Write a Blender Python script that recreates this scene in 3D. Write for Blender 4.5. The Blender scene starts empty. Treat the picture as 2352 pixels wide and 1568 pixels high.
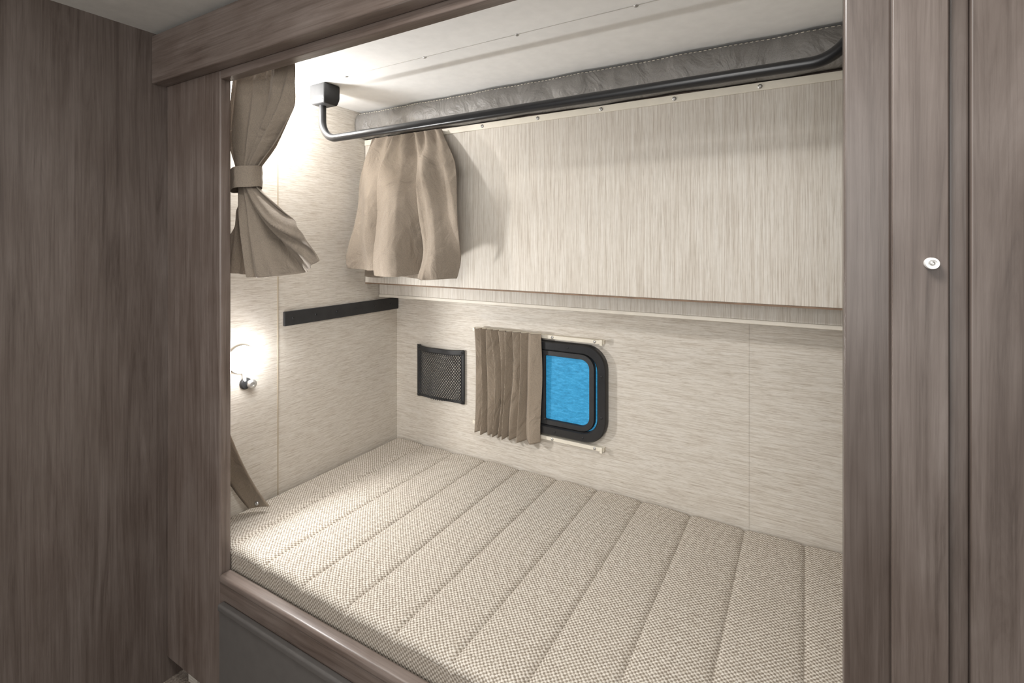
import bpy, bmesh, math, random
from mathutils import Vector, Matrix
random.seed(4)
PI = math.pi
S = 1.6          # metres per unit (unit = distance from camera to the bunk's back wall)
H = 0.80         # eye height above the floor in units
col = bpy.context.scene.collection

def U(x, y, z):
    return Vector((x*S, y*S, (z+H)*S))

# ------------------------------------------------------------------ materials
def new_mat(name):
    m = bpy.data.materials.new(name); m.use_nodes = True
    nt = m.node_tree
    return m, nt, nt.nodes['Principled BSDF']

def coords(nt, scale):
    tc = nt.nodes.new('ShaderNodeTexCoord'); mp = nt.nodes.new('ShaderNodeMapping')
    mp.inputs['Scale'].default_value = scale
    nt.links.new(tc.outputs['Object'], mp.inputs['Vector'])
    return mp.outputs['Vector']

def noise(nt, vec, scale=1.0, detail=4, rough=0.6, dist=0.0):
    n = nt.nodes.new('ShaderNodeTexNoise')
    n.inputs['Scale'].default_value = scale; n.inputs['Detail'].default_value = detail
    n.inputs['Roughness'].default_value = rough; n.inputs['Distortion'].default_value = dist
    nt.links.new(vec, n.inputs['Vector'])
    return n.outputs['Fac']

def ramp(nt, fac, stops):
    r = nt.nodes.new('ShaderNodeValToRGB')
    els = r.color_ramp.elements
    els[0].position, els[0].color = stops[0][0], (*stops[0][1], 1)
    els[1].position, els[1].color = stops[-1][0], (*stops[-1][1], 1)
    for p, c in stops[1:-1]:
        e = els.new(p); e.color = (*c, 1)
    nt.links.new(fac, r.inputs['Fac'])
    return r.outputs['Color']

def mixc(nt, a, b, fac, mode='MULTIPLY'):
    m = nt.nodes.new('ShaderNodeMix'); m.data_type = 'RGBA'; m.blend_type = mode
    m.inputs[0].default_value = fac
    nt.links.new(a, m.inputs[6]); nt.links.new(b, m.inputs[7])
    return m.outputs[2]

def math_(nt, op, a, b=None, c=None):
    n = nt.nodes.new('ShaderNodeMath'); n.operation = op
    for i, v in enumerate((a, b, c)):
        if v is None: continue
        if isinstance(v, (int, float)): n.inputs[i].default_value = v
        else: nt.links.new(v, n.inputs[i])
    return n.outputs[0]

def bump(nt, b, h, strength=0.2, dist=0.002):
    n = nt.nodes.new('ShaderNodeBump')
    n.inputs['Strength'].default_value = strength; n.inputs['Distance'].default_value = dist
    nt.links.new(h, n.inputs['Height']); nt.links.new(n.outputs['Normal'], b.inputs['Normal'])

def plain(name, c, rough=0.5, metal=0.0, vary=0.12, nscale=30):
    m, nt, b = new_mat(name)
    v = coords(nt, (1, 1, 1))
    f = noise(nt, v, nscale, 3)
    lo = tuple(x*(1-vary) for x in c); hi = tuple(min(1, x*(1+vary)) for x in c)
    nt.links.new(ramp(nt, f, [(0.3, lo), (0.7, hi)]), b.inputs['Base Color'])
    b.inputs['Roughness'].default_value = rough; b.inputs['Metallic'].default_value = metal
    return m

def wood(name, axis, dark=1.0, rough=0.38, blotch=.9):
    m, nt, b = new_mat(name)
    if axis == 'z': s1, s2, s3 = (14, 14, 0.8), (150, 150, 3.0), (3.4, 3.4, 1.8)
    else:           s1, s2, s3 = (0.8, 14, 14), (3.0, 150, 150), (1.8, 3.4, 3.4)
    f1 = noise(nt, coords(nt, s1), 1.6, 8, .66, 2.0)
    f2 = noise(nt, coords(nt, s2), 1.6, 4, .7, .3)
    f3 = noise(nt, coords(nt, s3), 3.0, 4, .55)
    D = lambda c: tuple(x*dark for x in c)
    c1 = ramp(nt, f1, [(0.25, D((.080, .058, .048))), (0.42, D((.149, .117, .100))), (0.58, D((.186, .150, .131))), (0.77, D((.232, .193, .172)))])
    c2 = ramp(nt, f2, [(0.3, (.63, .595, .57)), (0.55, (1, 1, 1))])
    c3 = ramp(nt, f3, [(0.32, (.75, .70, .67)), (0.62, (1.0, 1.0, 1.0))])
    c = mixc(nt, mixc(nt, c1, c2, .74), c3, blotch)
    nt.links.new(c, b.inputs['Base Color'])
    b.inputs['Roughness'].default_value = rough
    bump(nt, b, f2, .08, .001)
    return m

def linen(name, axis):
    m, nt, b = new_mat(name)
    if axis == 'h': s1, s2 = (14, 14, 370), (44, 44, 720)
    else:           s1, s2 = (370, 370, 6), (720, 720, 18)
    f1 = noise(nt, coords(nt, s1), 1.0, 2, .5)
    f2 = noise(nt, coords(nt, s2), 1.0, 2, .6)
    f3 = noise(nt, coords(nt, (60, 60, 60)), 1.0, 3)
    c1 = ramp(nt, f1, [(0.26, (.475, .420, .355)), (0.47, (.595, .548, .482)), (0.68, (.652, .614, .556))])
    c2 = ramp(nt, f2, [(0.30, (.67, .63, .58)), (0.5, (1, 1, 1))])
    c3 = ramp(nt, f3, [(0.3, (.95, .94, .93)), (0.6, (1, 1, 1))])
    nt.links.new(mixc(nt, mixc(nt, c1, c2, .75), c3, .6), b.inputs['Base Color'])
    b.inputs['Roughness'].default_value = .55
    bump(nt, b, f1, .06, .001)
    return m

def fabric(name, c, rough=.95, scale=900):
    m, nt, b = new_mat(name)
    f1 = noise(nt, coords(nt, (scale, scale, scale*.3)), 1.0, 2)
    f2 = noise(nt, coords(nt, (9, 9, 5)), 1.0, 3)
    f3 = noise(nt, coords(nt, (12, 12, 10)), 1.0, 3, .5, 1.0)
    lo = tuple(x*.80 for x in c); hi = tuple(x*1.15 for x in c)
    c1 = ramp(nt, f1, [(0.3, lo), (0.7, hi)])
    c2 = ramp(nt, f2, [(0.3, (.94, .93, .92)), (0.7, (1, 1, 1))])
    nt.links.new(mixc(nt, c1, c2, .8), b.inputs['Base Color'])
    b.inputs['Roughness'].default_value = rough
    b.inputs['Sheen Weight'].default_value = .06
    h = math_(nt, 'MULTIPLY_ADD', f1, .05, f3)
    bump(nt, b, h, .55, .026)
    return m

def weave(name, lo, mid, hi, period=.0100):
    m, nt, b = new_mat(name)
    v = coords(nt, (1, 1, 1))
    sx = nt.nodes.new('ShaderNodeSeparateXYZ'); nt.links.new(v, sx.inputs[0])
    k = 2*PI/period
    w1 = math_(nt, 'MULTIPLY', noise(nt, coords(nt, (210, 210, 210)), 1.0, 2), 3.0)
    w2 = math_(nt, 'MULTIPLY', noise(nt, coords(nt, (187, 193, 201)), 1.0, 2), 3.0)
    a = math_(nt, 'SINE', math_(nt, 'ADD', math_(nt, 'MULTIPLY', sx.outputs[0], k), w1))
    yz = math_(nt, 'ADD', sx.outputs[1], sx.outputs[2])
    c = math_(nt, 'SINE', math_(nt, 'ADD', math_(nt, 'MULTIPLY', yz, k), w2))
    h = math_(nt, 'MULTIPLY_ADD', math_(nt, 'MULTIPLY', a, c), .5, .5)
    fl = noise(nt, coords(nt, (210, 210, 210)), 1.0, 2)
    hh = math_(nt, 'MULTIPLY_ADD', math_(nt, 'SUBTRACT', fl, .5), 1.0, h)
    c1 = ramp(nt, hh, [(0.12, lo), (0.46, mid), (0.80, hi)])
    f2 = noise(nt, coords(nt, (300, 300, 300)), 1.0, 2)
    c2 = ramp(nt, f2, [(0.3, (.76, .73, .69)), (0.6, (1, 1, 1))])
    nt.links.new(mixc(nt, c1, c2, .7), b.inputs['Base Color'])
    b.inputs['Roughness'].default_value = .95
    bump(nt, b, h, .45, .003)
    return m

WOODV = wood('wood_vertical', 'z', 1.06); WOODH = wood('wood_horizontal', 'x', 1.06)
WOODD = wood('wood_shaded_wall', 'z', .78, .45, .55); WOODS = wood('wood_shaded_post', 'z', .64, .34)  # wall and post wood darkened: their shade is put into the base colour
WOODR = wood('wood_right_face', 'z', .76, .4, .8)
LINH = linen('linen_horizontal', 'h'); LINV = linen('linen_vertical', 'v')
CLOTH = fabric('curtain_cloth', (.255, .211, .166))
CLOTHD = fabric('curtain_cloth_window', (.280, .228, .174))
TICK = weave('mattress_weave', (.24, .198, .155), (.45, .40, .335), (.71, .665, .60))
BAND = weave('mattress_band', (.24, .203, .162), (.38, .33, .275), (.53, .48, .415))
WHITE = plain('white_vinyl_ceiling', (.87, .868, .855), .5, 0, .03)
CEIL = plain('room_ceiling_vinyl', (.60, .585, .55), .6, 0, .05)
CREAM = plain('cream_trim', (.72, .67, .57), .45, 0, .04)
BEIGE = plain('beige_edge_trim', (.64, .59, .51), .5, 0, .05)
TAN = plain('tan_joint_strip', (.44, .375, .285), .5, 0, .06)
BLACK = plain('black_powder_coat', (.018, .018, .019), .30, 0, .15)
BLACKM = plain('black_matte', (.02, .02, .021), .55, 0, .2)
CHAR = plain('charcoal_panel', (.105, .097, .091), .5, 0, .06)
STEEL = plain('screw_steel', (.55, .54, .52), .35, .9, .05)
BROWNEDGE = plain('raw_board_edge', (.20, .13, .085), .7, 0, .2)
DARKGAP = plain('gap_shade_board', (.10, .07, .055), .7, 0, .2)  # brown board colour with the shade of gaps and recesses put in
WPLAST = plain('white_plastic', (.82, .81, .79), .35, 0, .03)

def vinyl():
    m, nt, b = new_mat('grey_vinyl')
    f = noise(nt, coords(nt, (13, 8, 10)), 1.0, 3, .52, 1.3)
    g = noise(nt, coords(nt, (420, 420, 420)), 1.0, 2)
    nt.links.new(ramp(nt, g, [(0.3, (.18, .170, .158)), (0.7, (.225, .214, .20))]), b.inputs['Base Color'])
    b.inputs['Roughness'].default_value = .38
    h = math_(nt, 'MULTIPLY_ADD', g, .05, f)
    bump(nt, b, h, .6, .025)
    return m
VINYL = vinyl()

def bluepane():
    m, nt, b = new_mat('blue_pane')
    f = noise(nt, coords(nt, (50, 50, 170)), 1.0, 5, .75)
    c = ramp(nt, f, [(0.34, (.014, .165, .32)), (0.5, (.022, .222, .42)), (0.66, (.048, .29, .51))])
    nt.links.new(c, b.inputs['Base Color']); nt.links.new(c, b.inputs['Emission Color'])
    b.inputs['Emission Strength'].default_value = .42  # pane glows by itself; daylight behind the glass is put into its emission
    b.inputs['Roughness'].default_value = .4
    return m
BLUE = bluepane()

def carpet():
    m, nt, b = new_mat('carpet')
    f = noise(nt, coords(nt, (150, 150, 150)), 1.0, 4)
    nt.links.new(ramp(nt, f, [(0.3, (.14, .112, .09)), (0.7, (.30, .25, .205))]), b.inputs['Base Color'])
    b.inputs['Roughness'].default_value = 1
    bump(nt, b, f, .6, .01)
    return m
CARPET = carpet()

def lens():
    m, nt, b = new_mat('lamp_lens')
    f = noise(nt, coords(nt, (20, 20, 20)), 1.0, 1)
    nt.links.new(ramp(nt, f, [(0, (.95, .97, 1)), (1, (1, 1, 1))]), b.inputs['Emission Color'])
    b.inputs['Emission Strength'].default_value = 30
    return m
LENS = lens()

# ------------------------------------------------------------------ helpers
def thing(name, label, cat, loc, group=None):
    o = bpy.data.objects.new(name, None); col.objects.link(o)
    o.location = loc; o.empty_display_size = .05
    o['label'] = label; o['category'] = cat
    if group: o['group'] = group
    return o

def obj(name, bm, mat, parent=None, smooth=False, kind=None):
    bmesh.ops.recalc_face_normals(bm, faces=bm.faces)
    me = bpy.data.meshes.new(name); bm.to_mesh(me); bm.free()
    me.materials.append(mat)
    if smooth:
        for p in me.polygons: p.use_smooth = True
    o = bpy.data.objects.new(name, me); col.objects.link(o)
    if parent:
        o.parent = parent
        if parent.parent is None:
            o.matrix_parent_inverse = Matrix.Translation(-parent.location)
    if kind: o['kind'] = kind
    if smooth:
        try: me.set_sharp_from_angle(angle=math.radians(40))
        except Exception: pass
    return o

def box(bm, x0, x1, y0, y1, z0, z1, bev=0.0, seg=3):
    t = bmesh.new()
    a, c = U(min(x0, x1), min(y0, y1), min(z0, z1)), U(max(x0, x1), max(y0, y1), max(z0, z1))
    vs = [t.verts.new((x, y, z)) for x in (a.x, c.x) for y in (a.y, c.y) for z in (a.z, c.z)]
    for f in ((0, 1, 3, 2), (4, 6, 7, 5), (0, 4, 5, 1), (2, 3, 7, 6), (0, 2, 6, 4), (1, 5, 7, 3)):
        t.faces.new([vs[i] for i in f])
    bmesh.ops.recalc_face_normals(t, faces=t.faces)
    if bev > 0:
        bmesh.ops.bevel(t, geom=list(t.edges), offset=bev, segments=seg, profile=.5, affect='EDGES')
    me = bpy.data.meshes.new('tmp'); t.to_mesh(me); t.free()
    bm.from_mesh(me); bpy.data.meshes.remove(me)
    return bm

def tube(bm, pts, r, n=18, cap=True):
    prev = None; rings = []
    for i, p in enumerate(pts):
        d = (pts[min(i+1, len(pts)-1)] - pts[max(i-1, 0)]).normalized()
        if prev is None:
            ref = Vector((0, 1, 0)) if abs(d.y) < .9 else Vector((1, 0, 0))
            a = d.cross(ref).normalized()
        else:
            a = (prev - d*prev.dot(d)).normalized()
        prev = a; b = d.cross(a)
        rings.append([bm.verts.new(p + a*(math.cos(2*PI*k/n)*r) + b*(math.sin(2*PI*k/n)*r)) for k in range(n)])
    for A, B in zip(rings, rings[1:]):
        for k in range(n):
            bm.faces.new((A[k], A[(k+1) % n], B[(k+1) % n], B[k]))
    if cap:
        bm.faces.new(rings[0][::-1]); bm.faces.new(rings[-1])
    return bm

def lathe(bm, c, axis, prof, n=24):
    ax = Vector(axis).normalized()
    a = ax.cross(Vector((0, 0, 1)) if abs(ax.z) < .9 else Vector((1, 0, 0))).normalized(); b = ax.cross(a)
    rings = []
    for r, h in prof:
        r = max(r, 1e-5)
        rings.append([bm.verts.new(c + ax*h + a*(math.cos(2*PI*k/n)*r) + b*(math.sin(2*PI*k/n)*r)) for k in range(n)])
    for A, B in zip(rings, rings[1:]):
        for k in range(n):
            bm.faces.new((A[k], A[(k+1) % n], B[(k+1) % n], B[k]))
    bm.faces.new(rings[0][::-1]); bm.faces.new(rings[-1])
    return bm

def screw_bm(c, axis, r=.005):
    bm = bmesh.new()
    lathe(bm, c, axis, [(r*1.05, -.001), (r*1.05, .0008), (r*.85, r*.42), (r*.42, r*.58), (r*.40, r*.30), (.0002, r*.28)], 14)
    return bm

def rr(x0, x1, z0, z1, rads, n=8):
    out = []
    for (cx, cz, r, a0) in ((x0+rads[0], z0+rads[0], rads[0], PI), (x1-rads[1], z0+rads[1], rads[1], 1.5*PI),
                            (x1-rads[2], z1-rads[2], rads[2], 0), (x0+rads[3], z1-rads[3], rads[3], .5*PI)):
        for k in range(n+1):
            a = a0 + .5*PI*k/n
            out.append((cx+r*math.cos(a), cz+r*math.sin(a)))
    return out

def ring(bm, outer, inner, y0, y1, cham=.003):
    def mk(pts, y): return [bm.verts.new(U(x, y, z)) for x, z in pts]
    n = len(outer)
    mid_o = [(o[0]*(1-.12)+i[0]*.12, o[1]*(1-.12)+i[1]*.12) for o, i in zip(outer, inner)]
    mid_i = [(i[0]*(1-.12)+o[0]*.12, i[1]*(1-.12)+o[1]*.12) for o, i in zip(outer, inner)]
    loops = [mk(outer, y1), mk(outer, y0+cham), mk(mid_o, y0), mk(mid_i, y0), mk(inner, y0+cham), mk(inner, y1)]
    for A, B in zip(loops, loops[1:]+loops[:1]):
        for k in range(n):
            bm.faces.new((A[k], A[(k+1) % n], B[(k+1) % n], B[k]))
    return bm

def plate(bm, pts, y0, y1):
    A = [bm.verts.new(U(x, y0, z)) for x, z in pts]; B = [bm.verts.new(U(x, y1, z)) for x, z in pts]
    n = len(pts)
    bm.faces.new(A); bm.faces.new(B[::-1])
    for k in range(n): bm.faces.new((A[k], B[k], B[(k+1) % n], A[(k+1) % n]))
    return bm

def sheet(bm, fn, nu, nv):
    g = [[bm.verts.new(fn(i/nu, j/nv)) for i in range(nu+1)] for j in range(nv+1)]
    for j in range(nv):
        for i in range(nu):
            bm.faces.new((g[j][i], g[j][i+1], g[j+1][i+1], g[j+1][i]))
    return bm

def crow(rows, v):
    n = len(rows)-1
    t = min(max(v, 0), 1)*n; i = min(int(t), n-1); t -= i
    p0, p1, p2, p3 = rows[max(i-1, 0)], rows[i], rows[i+1], rows[min(i+2, n)]
    return [0.5*((2*b) + (-a+c)*t + (2*a-5*b+4*c-d)*t*t + (-a+3*b-3*c+d)*t**3) for a, b, c, d in zip(p0, p1, p2, p3)]

def sstep(a, b, x):
    t = min(max((x-a)/(b-a), 0), 1)
    return t*t*(3-2*t)

def solidify(o, th):
    m = o.modifiers.new('thickness', 'SOLIDIFY'); m.thickness = th; m.offset = 0

# ------------------------------------------------------------------ setting
YF, YR = .470, .489         # front face / back face of the wooden surround
XW = -.944                  # bunk's end wall
XR = .36                    # far right end of the bunk
def structure(name, mat, *boxes, bev=0.0):
    bm = bmesh.new()
    for b in boxes: box(bm, *b, bev=bev)
    return obj(name, bm, mat, kind='structure')

structure('floor', CARPET, (-1.05, 1.0, -.7, 1.03, -.84, -.80))
structure('ceiling', CEIL, (-1.05, 1.0, -.7, YF, .378, .40))
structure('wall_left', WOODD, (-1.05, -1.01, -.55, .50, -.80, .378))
structure('wall_end', LINH, (XW-.03, XW, .4895, 1.0, -.80, .342))
structure('wall_back', LINH, (XW-.03, XR+.03, 1.0, 1.03, -.80, .342))
structure('wall_right', LINH, (XR, XR+.03, .4895, 1.0, -.80, .342))
structure('trim_1', WOODH, (-1.0098, .50, .445, YF-.0003, .2866, .372), bev=.004)          # fascia
structure('trim_2', WOODH, (-.8372, .026, YF, YR, .274, .372), bev=.003)                    # inner header
structure('trim_3', WOODV, (-1.0098, -.8375, YF, YR, -.757, .372), bev=.005)                # left stile
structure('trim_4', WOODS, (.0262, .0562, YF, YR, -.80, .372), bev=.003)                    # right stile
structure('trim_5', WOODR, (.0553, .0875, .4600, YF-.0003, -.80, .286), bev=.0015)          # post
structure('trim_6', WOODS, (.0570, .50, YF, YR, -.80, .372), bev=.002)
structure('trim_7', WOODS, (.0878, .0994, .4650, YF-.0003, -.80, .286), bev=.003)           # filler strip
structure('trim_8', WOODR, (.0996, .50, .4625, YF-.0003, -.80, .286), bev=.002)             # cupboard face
structure('trim_9', TAN, (XW, XW+.0012, .6472, .6497, -.52, .3214))                        # joint strip on the end wall
structure('trim_10', LINH, (-.0893, -.0880, .9994, 1.0, -.52, -.13))                        # joint strip on the back wall
structure('baseboard_front', DARKGAP, (-1.0, .50, .505, .52, -.80, -.60))  # kick board; the dark of the recess under the stile is its colour

# ------------------------------------------------------------------ bunk base with its front board
t = thing('bunk_bed', 'wooden bunk bed base with rounded glossy front board along the mattress', 'bunk bed', U(-.4, .478, -.80))
bm = bmesh.new(); box(bm, XW+.001, XR-.001, .4895, .9985, -.602, -.578); obj('deck', bm, DARKGAP, t)
bm = bmesh.new(); box(bm, -.8370, .0260, .4690, .4870, -.640, -.5605, bev=.003); obj('front_board', bm, WOODH, t)
bm = bmesh.new(); box(bm, -.8370, .0260, .4665, .4885, -.5610, -.5465, bev=.009, seg=5); obj('edge_cap', bm, WOODH, t, True)

t = thing('access_panel', 'charcoal grey panel with rounded top edge below the wooden bunk rail', 'panel', U(-.4, .462, -.80))
bm = bmesh.new(); box(bm, -.824, .0260, .4610, .4688, -.7995, -.597, bev=.002); obj('panel_face', bm, CHAR, t)
bm = bmesh.new(); box(bm, -.824, .0260, .4575, .4688, -.5965, -.585, bev=.005, seg=5); obj('top_edge', bm, CHAR, t, True)

# ------------------------------------------------------------------ mattress
MT, MB, P = -.5136, -.5778, .0935
MX0, MX1, MY0, MY1 = XW+.004, XR-.006, .4905, .997
t = thing('bunk_mattress', 'beige woven channel-quilted mattress filling the lower bunk', 'mattress', U(-.3, .74, MB))
xs = [MX0]
for k in range(-11, 5):
    xc = -.001+P*k
    for q in range(-13, 13):
        s_ = (q+.5)/13
        x = xc+.5*P*math.copysign(abs(s_)**2.0, s_)
        if MX0+.001 < x < MX1-.001: xs.append(x)
xs += [MX0+.003, MX0+.007, MX0+.011, MX0+.014, MX1]
xs = sorted(set(round(x, 5) for x in xs))
def mtop(x, v):
    y = MY0+(MY1-MY0)*v
    d = abs((x+.001)/P-round((x+.001)/P))*P
    z = MT + .0010 - .0038*math.exp(-(d/.0030)**1.1) + .0018*math.sin(PI*d/P)
    e = min(y-MY0, MY1-y); R = .014
    if e < R: z -= (R - math.sqrt(max(0, R*R-(R-e)**2)))*.9
    ex = min(x-MX0, MX1-x)
    if ex < R: z -= (R - math.sqrt(max(0, R*R-(R-ex)**2)))*.85
    z += .0014*math.sin(9*y+5*x)*math.sin(14*x)
    return U(x, y, z)
bm = bmesh.new()
NX = len(xs)-1
sheet(bm, lambda u, v: mtop(xs[int(round(u*NX))], .5-.5*math.cos(PI*v)), NX, 72)
obj('quilted_top', bm, TICK, t, True)
bm = bmesh.new(); box(bm, MX0+.0005, MX1-.0005, MY0+.0004, MY1-.0005, MB, -.5240, bev=.004); obj('side_band', bm, BAND, t)

# ------------------------------------------------------------------ upper bunk underside
ZU = .3215
t = thing('upper_bunk', 'white underside of the upper bunk with grey padded vinyl rear edge', 'bunk', U(-.3, .70, ZU))
bm = bmesh.new(); box(bm, XW+.001, XR-.001, YR+.0005, .905, ZU, .341, bev=.002); obj('underside_panel', bm, WHITE, t)
bm = bmesh.new(); box(bm, XW+.002, XR-.002, .6645, .6655, ZU-.0008, ZU+.001); obj('joint_strip', bm, CEIL, t)
for x in (-.7597, -.5654, -.382, -.197, -.010, .176):
    obj('screw', screw_bm(U(x, .6665, ZU), (0, 0, -1), .0052), STEEL, t, True)
def pad(u, v):
    x = XW+.003+(XR-XW-.006)*u
    a = -PI/2+PI*v
    wob = .0024*math.sin(31*x)+.0014*math.sin(67*x+1.3)+.0008*math.sin(149*x+3*math.sin(21*x)+2*v)*(.3+v)
    y = .889-(.033+wob*.8)*max(math.cos(a), 0)**.55
    z = .2905+.0305*math.sin(a)+(.0012*math.sin(23*x)+.0006*math.sin(61*x) if v < .6 else 0)
    return U(x, y, z)
bm = bmesh.new(); sheet(bm, pad, 420, 30); pv = obj('vinyl_pad', bm, VINYL, t, True); solidify(pv, .002)
bm = bmesh.new()
for k in range(170):
    u = (k+.5)/170
    q0, q1 = pad(u, .80), pad(u+.0032, .80)
    off = Vector((0, -.0016, .0004))
    tube(bm, [q0+off, q1+off], .0010, 6)
obj('stitching', bm, CREAM, t)
bm = bmesh.new(); box(bm, XW+.001, XR-.001, .893, .904, .257, ZU-.0003); obj('backing_board', bm, DARKGAP, t)

# ------------------------------------------------------------------ overhead cabinet
t = thing('overhead_cabinet', 'long linen-textured overhead cabinet panel on the back wall above the window', 'cabinet', U(-.3, .94, -.135))
bm = bmesh.new(); box(bm, XW+.0015, XR-.0015, .886, .892, -.0955, .2565, bev=.0015); obj('front_panel', bm, LINV, t)
bm = bmesh.new(); box(bm, XW+.0015, XR-.0015, .8864, .8915, -.0985, -.0957); obj('panel_edge', bm, BROWNEDGE, t)
bm = bmesh.new(); box(bm, XW+.0015, XR-.0015, .933, .9985, -.128, -.06, bev=.001); obj('lower_panel', bm, LINV, t)
bm = bmesh.new(); box(bm, XW+.0015, XR-.0015, .9322, .9985, -.1352, -.1282, bev=.0015); obj('bottom_trim', bm, BEIGE, t)
bm = bmesh.new(); box(bm, XW+.0015, XR-.0015, .8838, .8858, .2435, .2565, bev=.001); obj('top_trim', bm, CREAM, t)
for k in range(-6, 3):
    obj('screw', screw_bm(U(-.062+.1325*k, .8838, .2498), (0, -1, 0), .0058), STEEL, t, True)

# ------------------------------------------------------------------ grab rail
t = thing('grab_rail', 'black tubular steel rail hung below the upper bunk underside', 'rail', U(-.4, .684, .20))
yb, zb, R, RR, r = .684, .2120, .040, .046, .0075
xl, xr = -.850, .050
pts = [U(xl, yb, .300), U(xl, yb, .275)]
for k in range(13):
    a = PI+.5*PI*k/12
    pts.append(U(xl+R+R*math.cos(a), yb, zb+R+R*math.sin(a)))
for k in range(1, 24): pts.append(U(xl+R+(xr-xl-R-RR)*k/24, yb, zb))
for k in range(17):
    a = 1.5*PI+.5*PI*k/16
    pts.append(U(xr-RR+RR*math.cos(a), yb, zb+RR+RR*math.sin(a)))
pts.append(U(xr, yb, .300))
bm = bmesh.new(); tube(bm, pts, r*S, 22); obj('tube', bm, BLACK, t, True)
def bracket(cx, sgn):
    bm = bmesh.new()
    x0, x1 = (cx-.015, cx+.030) if sgn > 0 else (cx-.010, cx+.034)
    q = [(x0, .664), (x1, .664), (x1, .704), (x0, .704)]
    lo = [bm.verts.new(U(x*.86+cx*.14, y*.84+.684*.16, .281)) for x, y in q]
    mi = [bm.verts.new(U(x, y, .294)) for x, y in q]
    hi = [bm.verts.new(U(x, y, ZU-.0002)) for x, y in q]
    for A, B in ((lo, mi), (mi, hi)):
        for k in range(4): bm.faces.new((A[k], A[(k+1) % 4], B[(k+1) % 4], B[k]))
    bm.faces.new(lo); bm.faces.new(hi)
    bmesh.ops.recalc_face_normals(bm, faces=bm.faces)
    bmesh.ops.bevel(bm, geom=list(bm.edges), offset=.005, segments=3, affect='EDGES', profile=.5)
    return bm
for cx, sd in ((xl, 1), (xr, -1)):
    b = obj('mounting_bracket', bracket(cx, sd), BLACKM, t, True)
    for dx in (.006, .017):
        obj('screw', screw_bm(U(cx+dx+.004, .6655, .289), (0, -1, -.25), .004), STEEL, b, True)

# ------------------------------------------------------------------ curtains
def crisp(x):                       # a wave with sharper crests than a sine
    s = math.sin(x); return math.copysign(abs(s)**.75, s)*.55 + .45*(2/PI)*math.asin(math.sin(x))
t = thing('tied_curtain', 'taupe curtain tied at its waist beside the left wooden post', 'curtain', U(-.80, .514, -.05))
rows = [(.3005, -.905, .3005, -.714, .014), (.230, -.900, .229, -.726, .014), (.175, -.888, .171, -.768, .014),
        (.128, -.872, .128, -.820, .009), (.098, -.872, .098, -.818, .009), (.052, -.884, .052, -.746, .017),
        (.000, -.897, .014, -.686, .022), (-.046, -.905, -.026, -.660, .023)]
def cur1(u, v):
    zl, x0, zr, x1, amp = crow(rows, v)
    w = u+.07*math.sin(5*u+6*v)
    x = x0+(x1-x0)*u
    bot = sstep(.62, 1, v)
    edge = 1-.65*sstep(.80, 1, u)
    z = zl+(zr-zl)*u - (.020*math.sin(PI*u)**.7*max(0, (v-.72)/.28)**1.5)
    ph = 2*PI*((2.1-.2*bot)*w+.30*math.sin(4*v))
    y = .5230 + edge*amp*(crisp(ph)*.85+.36*crisp(2.3*ph+1+3*v)+.20*crisp(4.6*ph+7*v))
    x += amp*.5*(1-.6*bot)*math.cos(ph)*(1 if u < .8 else (1-u)/.2)
    return U(x, max(y, .4925), z)
bm = bmesh.new(); sheet(bm, cur1, 170, 110); o = obj('cloth', bm, CLOTH, t, True); solidify(o, .0022)
bm = bmesh.new()
n = 48; L = []
for k in range(n):
    a = 2*PI*k/n
    ex, ey = .0300*math.cos(a), .0220*math.sin(a)
    tl = .14*ex
    L.append([bm.verts.new(U(-.8450+ex*f, .5200+ey*f, z+tl+.001*math.sin(3*a))) for z, f in ((.0965, .98), (.0955, 1.01), (.105, 1.03), (.113, 1.0), (.121, 1.03), (.1305, 1.01), (.1295, .98))])
for k in range(n):
    A, B = L[k], L[(k+1) % n]
    for j in range(6): bm.faces.new((A[j], B[j], B[j+1], A[j+1]))
o = obj('tie_band', bm, CLOTH, t, True); solidify(o, .002)

t = thing('gathered_curtain', 'short taupe curtain gathered beneath the black rail in front of the cabinet', 'curtain', U(-.78, .83, -.07))
rows2 = [(.2540, -.906, .2540, -.692, .004, .8725), (.215, -.909, .213, -.664, .015, .855), (.165, -.912, .170, -.638, .025, .841),
         (.110, -.914, .112, -.619, .033, .832), (.040, -.916, .030, -.606, .039, .825), (-.010, -.918, -.025, -.606, .044, .820), (-.044, -.922, -.072, -.620, .046, .816)]
folds = [(0, 0, -.3), (.09, .02, .7), (.20, .10, .9), (.28, .15, .1), (.34, .03, -1.1), (.40, -.11, -.1), (.46, -.11, 1.1),
         (.57, 0, .9), (.66, .02, -.40), (.71, .01, .25), (.80, .0, .75), (.90, .0, .3), (1, 0, -.1)]
def fold(u):
    for i in range(len(folds)-1):
        if u <= folds[i+1][0]: break
    a, b = folds[i], folds[i+1]
    tt = (u-a[0])/(b[0]-a[0])
    p0 = folds[max(i-1, 0)]; p3 = folds[min(i+2, len(folds)-1)]
    def cr(k):
        A, B, C, D = p0[k], a[k], b[k], p3[k]
        sm = .5*((2*B)+(-A+C)*tt+(2*A-5*B+4*C-D)*tt*tt+(-A+3*B-3*C+D)*tt**3)
        return .5*sm+.5*(B+(C-B)*tt)
    return cr(1), cr(2)
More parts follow.
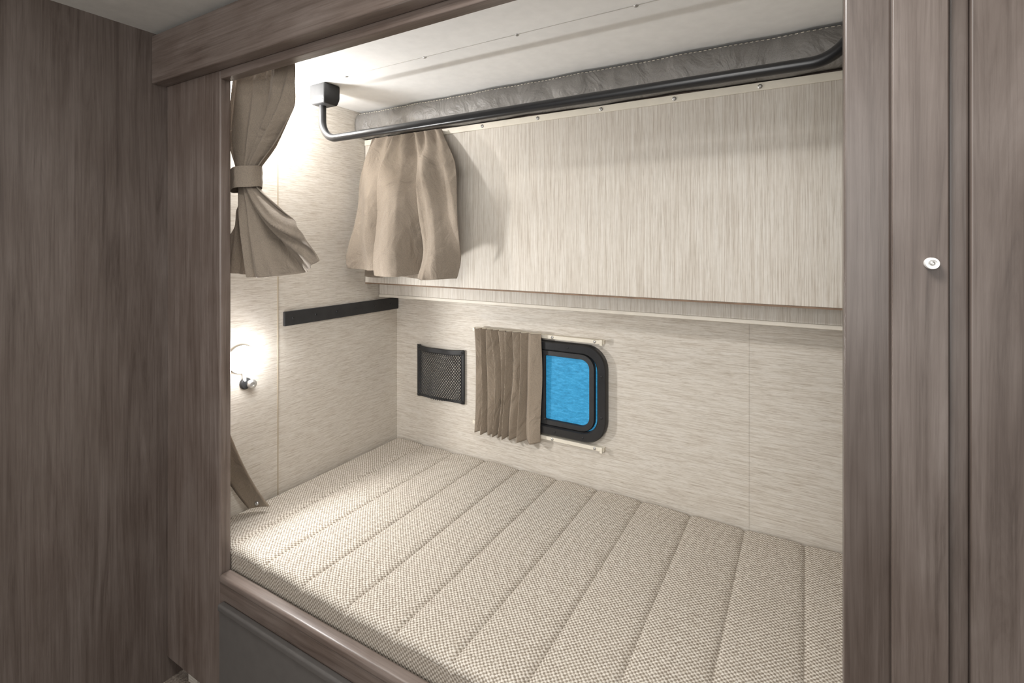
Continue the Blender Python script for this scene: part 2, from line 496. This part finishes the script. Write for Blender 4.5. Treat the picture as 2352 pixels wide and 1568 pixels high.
def cur2(u, v):
    zl, x0, zr, x1, amp, yc = crow(rows2, v)
    g = max(0, 1-v*2.0)
    sx, dp = fold(min(max(u+.08*math.sin(3.4*v+.2)*math.sin(PI*u)-.03*math.sin(PI*u), 0), 1))
    k = .45+.55*sstep(.0, .5, v)
    x = x0+(x1-x0)*(u+sx*.85*k)
    fine = math.sin(2*PI*7*u+2*v)
    y = yc - amp*dp*k - amp*.28*crisp(2*PI*(2.6*u+1.1*v))*sstep(.05, .3, v)*(1-.6*v) - amp*.16*crisp(2*PI*(6.3*u-1.6*v)) + .009*g*fine
    z = zl+(zr-zl)*u - .008*dp*v**2 + (.003*fine*math.exp(-v*30))
    x = max(x, -.939)
    y = min(y, .8785)
    return U(x, y, z)
bm = bmesh.new(); sheet(bm, cur2, 220, 90); o = obj('cloth', bm, CLOTH, t, True); solidify(o, .0022)
def cur2b(u, v):
    x0 = -.900+(-.018)*v; x1 = -.72+.0*v
    return U(x0+(x1-x0)*u, .876-.018*v*(.5+.5*crisp(2*PI*(3.4*u+.1))), .25-(.327+.004*math.sin(9*u))*v)
bm = bmesh.new(); sheet(bm, cur2b, 90, 40); o = obj('rear_fold', bm, CLOTH, t, True); solidify(o, .0018)

t = thing('window_curtain', 'small brown pleated curtain pushed to the left of the window', 'curtain', U(-.59, .975, -.437))
pl = [0]
for w_ in (.8, .6, .7, .55, .65, .6, .8, .9, 1.3): pl.append(pl[-1]+w_)
pl = [p/pl[-1] for p in pl]
ph_amp = [.9, 1.2, .8, 1.25, .95, 1.15, .85, 1.1, .6]
def cur3(u, v):
    x0 = -.676+.005*math.sin(3*v); x1 = -.5000+.002*math.sin(5*v)
    x = x0+(x1-x0)*u
    uu = min(max(u+.026*math.sin(3.5*v+7*u)*math.sin(PI*u), 0), 1)
    for i in range(len(pl)-1):
        if uu <= pl[i+1]: break
    q = (uu-pl[i])/(pl[i+1]-pl[i])
    tri = (q-.36)/.64 if q > .36 else 1-q/.36
    s = 1-tri
    s = .7*s+.3*math.sin(.5*PI*s)
    amp = .0170*ph_amp[i]*(.85+.15*v)
    y = .9790 - amp*s + .0012*math.sin(8*v+9*u+i)
    z = -.198-.2375*v - .0055*s*v
    x += .004*math.sin(PI*v)*math.sin(11*u+i)
    return U(x, y, z)
bm = bmesh.new(); sheet(bm, cur3, 260, 60); o = obj('cloth', bm, CLOTHD, t, True); solidify(o, .0018)

for zz, nm in ((-.2045, 'cream curtain track with screws along the top of the window'), (-.4275, 'cream curtain track with screws along the bottom of the window')):
    t = thing('curtain_track', nm, 'curtain track', U(-.52, .995, zz))
    bm = bmesh.new(); box(bm, -.690, -.360, .9885, .9997, zz-.0040, zz+.0040, bev=.001); obj('track', bm, CREAM, t)
    bm = bmesh.new(); box(bm, -.368, -.362, .9845, .9883, zz-.0062, zz+.0062, bev=.0015); obj('end_stop', bm, CREAM, t)
    for x in (-.640, -.478, -.380):
        obj('screw', screw_bm(U(x, .9885, zz), (0, -1, 0), .0048), STEEL, t, True)

# ------------------------------------------------------------------ window
w = bpy.data.objects.new('window_1', None); col.objects.link(w); w.location = U(-.51, .995, -.415); w['kind'] = 'structure'
WX0, WX1, WZ0, WZ1 = -.668, -.3535, -.4185, -.2135
FW = .0198
bm = bmesh.new()
ring(bm, rr(WX0, WX1, WZ0, WZ1, [.048]*4), rr(WX0+FW, WX1-FW, WZ0+FW, WZ1-FW, [.033]*4), .984, .9998)
obj('window_frame', bm, BLACK, w, True)
bm = bmesh.new(); plate(bm, rr(WX0+.016, WX1-.016, WZ0+.016, WZ1-.016, [.033]*4), .9975, .9996); obj('fixed_pane', bm, BLUE, w)
bm = bmesh.new()
ring(bm, rr(-.522, -.3800, WZ0+.0200, WZ1-.0200, [.004, .030, .030, .004]), rr(-.4955, -.3930, WZ0+.0325, WZ1-.0325, [.003, .019, .019, .003]), .9885, .9972)
sa = obj('sliding_sash', bm, BLACKM, w, True)
bm = bmesh.new(); plate(bm, rr(-.497, -.3915, WZ0+.031, WZ1-.031, [.004, .020, .020, .004]), .9945, .9965); obj('sash_pane', bm, BLUE, sa)
bm = bmesh.new(); box(bm, -.5135, -.5040, .9865, .9884, -.350, -.285, bev=.001); obj('sash_handle', bm, BLACK, sa)
for x, z in ((-.405, WZ0+.0095), (-.47, WZ0+.0095), (-.44, WZ1-.0095), (-.3635, -.36), (-.3635, -.275)):
    obj('screw', screw_bm(U(x, .984, z), (0, -1, 0), .004), BLACKM, w, True)

# ------------------------------------------------------------------ mesh pocket
t = thing('mesh_pocket', 'black net storage pocket with bound edges on the back wall', 'pocket', U(-.79, .995, -.39))
PX0, PX1, PZ0, PZ1 = -.866, -.719, -.390, -.262
SAG = .004
def bow(x, z):
    a = (x-PX0)/(PX1-PX0); b = (PZ1-z)/(PZ1-PZ0)
    return .995-.018*math.sin(PI*min(max(a, 0), 1))**.8*(.30+.70*math.sin(PI*min(max(b, 0), 1)*.9)) - .004*math.sin(9*a+4*b)*math.sin(PI*a)
bm = bmesh.new()
nx, nz = 24, 31
dx, dz = (PX1-PX0)/nx, (PZ1-PZ0)/nz
vd = {}
def gv(i2, j):
    k = (i2, j)
    if k not in vd:
        x = min(max(PX0+dx*i2/2, PX0), PX1); z = PZ1-dz*j
        sag = -SAG*math.sin(PI*min(max((x-PX0)/(PX1-PX0), 0), 1))*(1-j/nz)
        vd[k] = bm.verts.new(U(x, bow(x, z), z+sag))
    return vd[k]
for j in range(0, nz-1):
    for i in range(nx):
        i2 = 2*i+(j % 2)
        try: bm.faces.new((gv(i2, j+1), gv(i2+1, j), gv(i2+2, j+1), gv(i2+1, j+2)))
        except ValueError: pass
o = obj('net', bm, BLACKM, t)
mw = o.modifiers.new('threads', 'WIREFRAME'); mw.thickness = .0030; mw.use_replace = True; mw.use_boundary = True
def strip(name, p0, p1, wd, up):
    bm = bmesh.new()
    def f(u, v):
        x = p0[0]+(p1[0]-p0[0])*u; z = p0[1]+(p1[1]-p0[1])*u
        if up == 'top': return U(x, bow(x, z)-.0015, z-SAG*math.sin(PI*u)+wd*(v-.5))
        if up == 'bottom': return U(x, bow(x, PZ0)*.35+.9945*.65-.0015, z+wd*(v-.5))
        return U(x+wd*(v-.5), .9945-.002*math.sin(PI*v), z)
    sheet(bm, f, 24, 4)
    o = obj(name, bm, BLACKM, t, True); solidify(o, .003)
strip('top_binding', (PX0, PZ1-.004), (PX1, PZ1-.004), .013, 'top')
strip('bottom_binding', (PX0, PZ0+.002), (PX1, PZ0+.002), .006, 'bottom')
strip('side_binding', (PX0+.004, PZ1+.003), (PX0+.004, PZ0-.002), .011, 'side')
strip('side_binding', (PX1-.004, PZ1+.001), (PX1-.004, PZ0-.002), .011, 'side')
for x, z in ((PX0+.004, PZ1-.004), (PX1-.004, PZ1-.004), (PX0+.004, PZ0+.004), (PX1-.004, PZ0+.004)):
    obj('rivet', screw_bm(U(x, .9905, z), (0, -1, 0), .0045), BLACK, t, True)

# ------------------------------------------------------------------ support ledge on the end wall
t = thing('support_ledge', 'black metal ledge strip screwed to the end wall below the curtains', 'ledge', U(XW, .83, -.17))
bm = bmesh.new(); box(bm, XW+.0002, XW+.006, .6605, .9990, -.1725, -.1420, bev=.002)
obj('bar', bm, BLACKM, t)
for k in range(6):
    obj('screw', screw_bm(U(XW+.006, .680+.058*k, -.157), (1, 0, 0), .0042), BLACK, t, True)

# ------------------------------------------------------------------ reading light
t = thing('reading_light', 'glowing round reading light with chrome knob on the end wall', 'lamp', U(XW, .575, -.28))
bm = bmesh.new(); lathe(bm, U(XW, .578, -.272), (1, 0, 0), [(.018, 0), (.018, .006), (.015, .010), (.0005, .011)], 28); obj('base_plate', bm, BLACKM, t, True)
bm = bmesh.new(); lathe(bm, U(XW+.0065, .585, -.2725), (1, -.25, 0), [(.011, 0), (.011, .008), (.014, .010), (.014, .017), (.011, .020), (.006, .021), (.0055, .018), (.0003, .018)], 24); obj('switch_knob', bm, STEEL, t, True)
bm = bmesh.new(); tube(bm, [U(XW+.004, .575, -.266), U(XW+.006, .573, -.254), U(XW+.006, .571, -.244)], .005, 12); obj('arm', bm, WPLAST, t, True)
hc = U(XW+.0008, .568, -.2225)
bm = bmesh.new(); lathe(bm, hc, (1, 0, 0), [(.036, 0), (.042, .004), (.0425, .010), (.040, .010)], 36); hd = obj('lamp_head', bm, WPLAST, t, True)
bm = bmesh.new(); lathe(bm, hc, (1, 0, 0), [(.0405, .0102), (.0415, .018), (.039, .028), (.031, .037), (.016, .043), (.0005, .045)], 36); obj('lens', bm, LENS, hd, True)

# ------------------------------------------------------------------ strap
t = thing('curtain_strap', 'loose taupe strap with snap button hanging onto the mattress corner', 'strap', U(-.905, .575, -.505))
path = [(-.912, .508, -.345), (-.914, .524, -.385), (-.914, .541, -.425), (-.911, .557, -.460), (-.904, .570, -.487), (-.897, .577, -.5015)]
def strp(u, v):
    x, y, z = crow(path, u)
    a = .044*(v-.5)*(1-.12*u)
    return U(max(x+a*.9, XW+.002), y+a*.50+.004*math.sin(PI*v), z+a*.12)
bm = bmesh.new(); sheet(bm, strp, 40, 8); o = obj('band', bm, CLOTHD, t, True); solidify(o, .003)
sp = crow(path, .88)
bm = screw_bm(U(sp[0]+.001, sp[1]+.001, sp[2]+.001), (.5, -.8, .35), .0065); obj('snap_button', bm, STEEL, t, True)

# ------------------------------------------------------------------ bumper on the right post
t = thing('door_bumper', 'small white round bumper screwed into the right wooden post', 'bumper', U(.0774, .460, -.012))
bm = bmesh.new(); lathe(bm, U(.0774, .4600, -.0138), (0, -1, 0), [(.0066, 0), (.0066, .010), (.0061, .012), (.0042, .012), (.0038, .0095), (.0003, .0095)], 28); obj('cup', bm, WPLAST, t, True)
bm = screw_bm(U(.0774, .4600, -.0138)+Vector((0, -.0096, 0)), (0, -1, 0), .0026); obj('screw', bm, STEEL, t, True)

# ------------------------------------------------------------------ lights
def light(name, typ, loc, energy, color=(1, .985, .96), size=.05, rot=None, sy=None):
    l = bpy.data.lights.new(name, typ); l.energy = energy; l.color = color
    if typ == 'AREA':
        l.size = size
        if sy: l.shape = 'RECTANGLE'; l.size_y = sy
    else: l.shadow_soft_size = size
    if typ == 'SPOT': l.spot_size = math.radians(168); l.spot_blend = .35
    o = bpy.data.objects.new(name, l); col.objects.link(o); o.location = loc
    if rot: o.rotation_euler = rot
    return o
light('reading_lamp_light', 'SPOT', U(-.905, .562, -.2225), 16, (1, .995, .985), size=.025, rot=(0, math.radians(-90), 0))
light('reading_lamp_glow', 'POINT', U(-.885, .562, -.2225), .8, (.97, .985, 1), size=.03)
light('bunk_lamp_light', 'POINT', U(-.875, .605, .265), 7.5, (1, .995, .985), size=.025)
light('ceiling_lamp_light', 'AREA', U(-.15, .135, .372), 15, size=.32, rot=(0, 0, 0))
light('room_fill_light', 'AREA', U(-.15, -.66, .12), 20, size=1.1, rot=(math.radians(88), 0, math.radians(14)))  # unseen soft fill added behind the camera to brighten the wooden front
wd = bpy.data.worlds.new('world'); bpy.context.scene.world = wd; wd.use_nodes = True
bg = wd.node_tree.nodes['Background']; bg.inputs['Color'].default_value = (1, .995, .985, 1); bg.inputs['Strength'].default_value = .52

# ------------------------------------------------------------------ camera
cam = bpy.data.cameras.new('camera'); co = bpy.data.objects.new('camera', cam); col.objects.link(co)
co.location = U(0, 0, 0); co.rotation_euler = (PI/2, 0, math.radians(30.4))
cam.sensor_width = 36; cam.lens = 1148/2352*36; cam.shift_y = -224/2352; cam.clip_start = .02
bpy.context.scene.camera = co
bpy.context.scene.view_settings.view_transform = 'Standard'
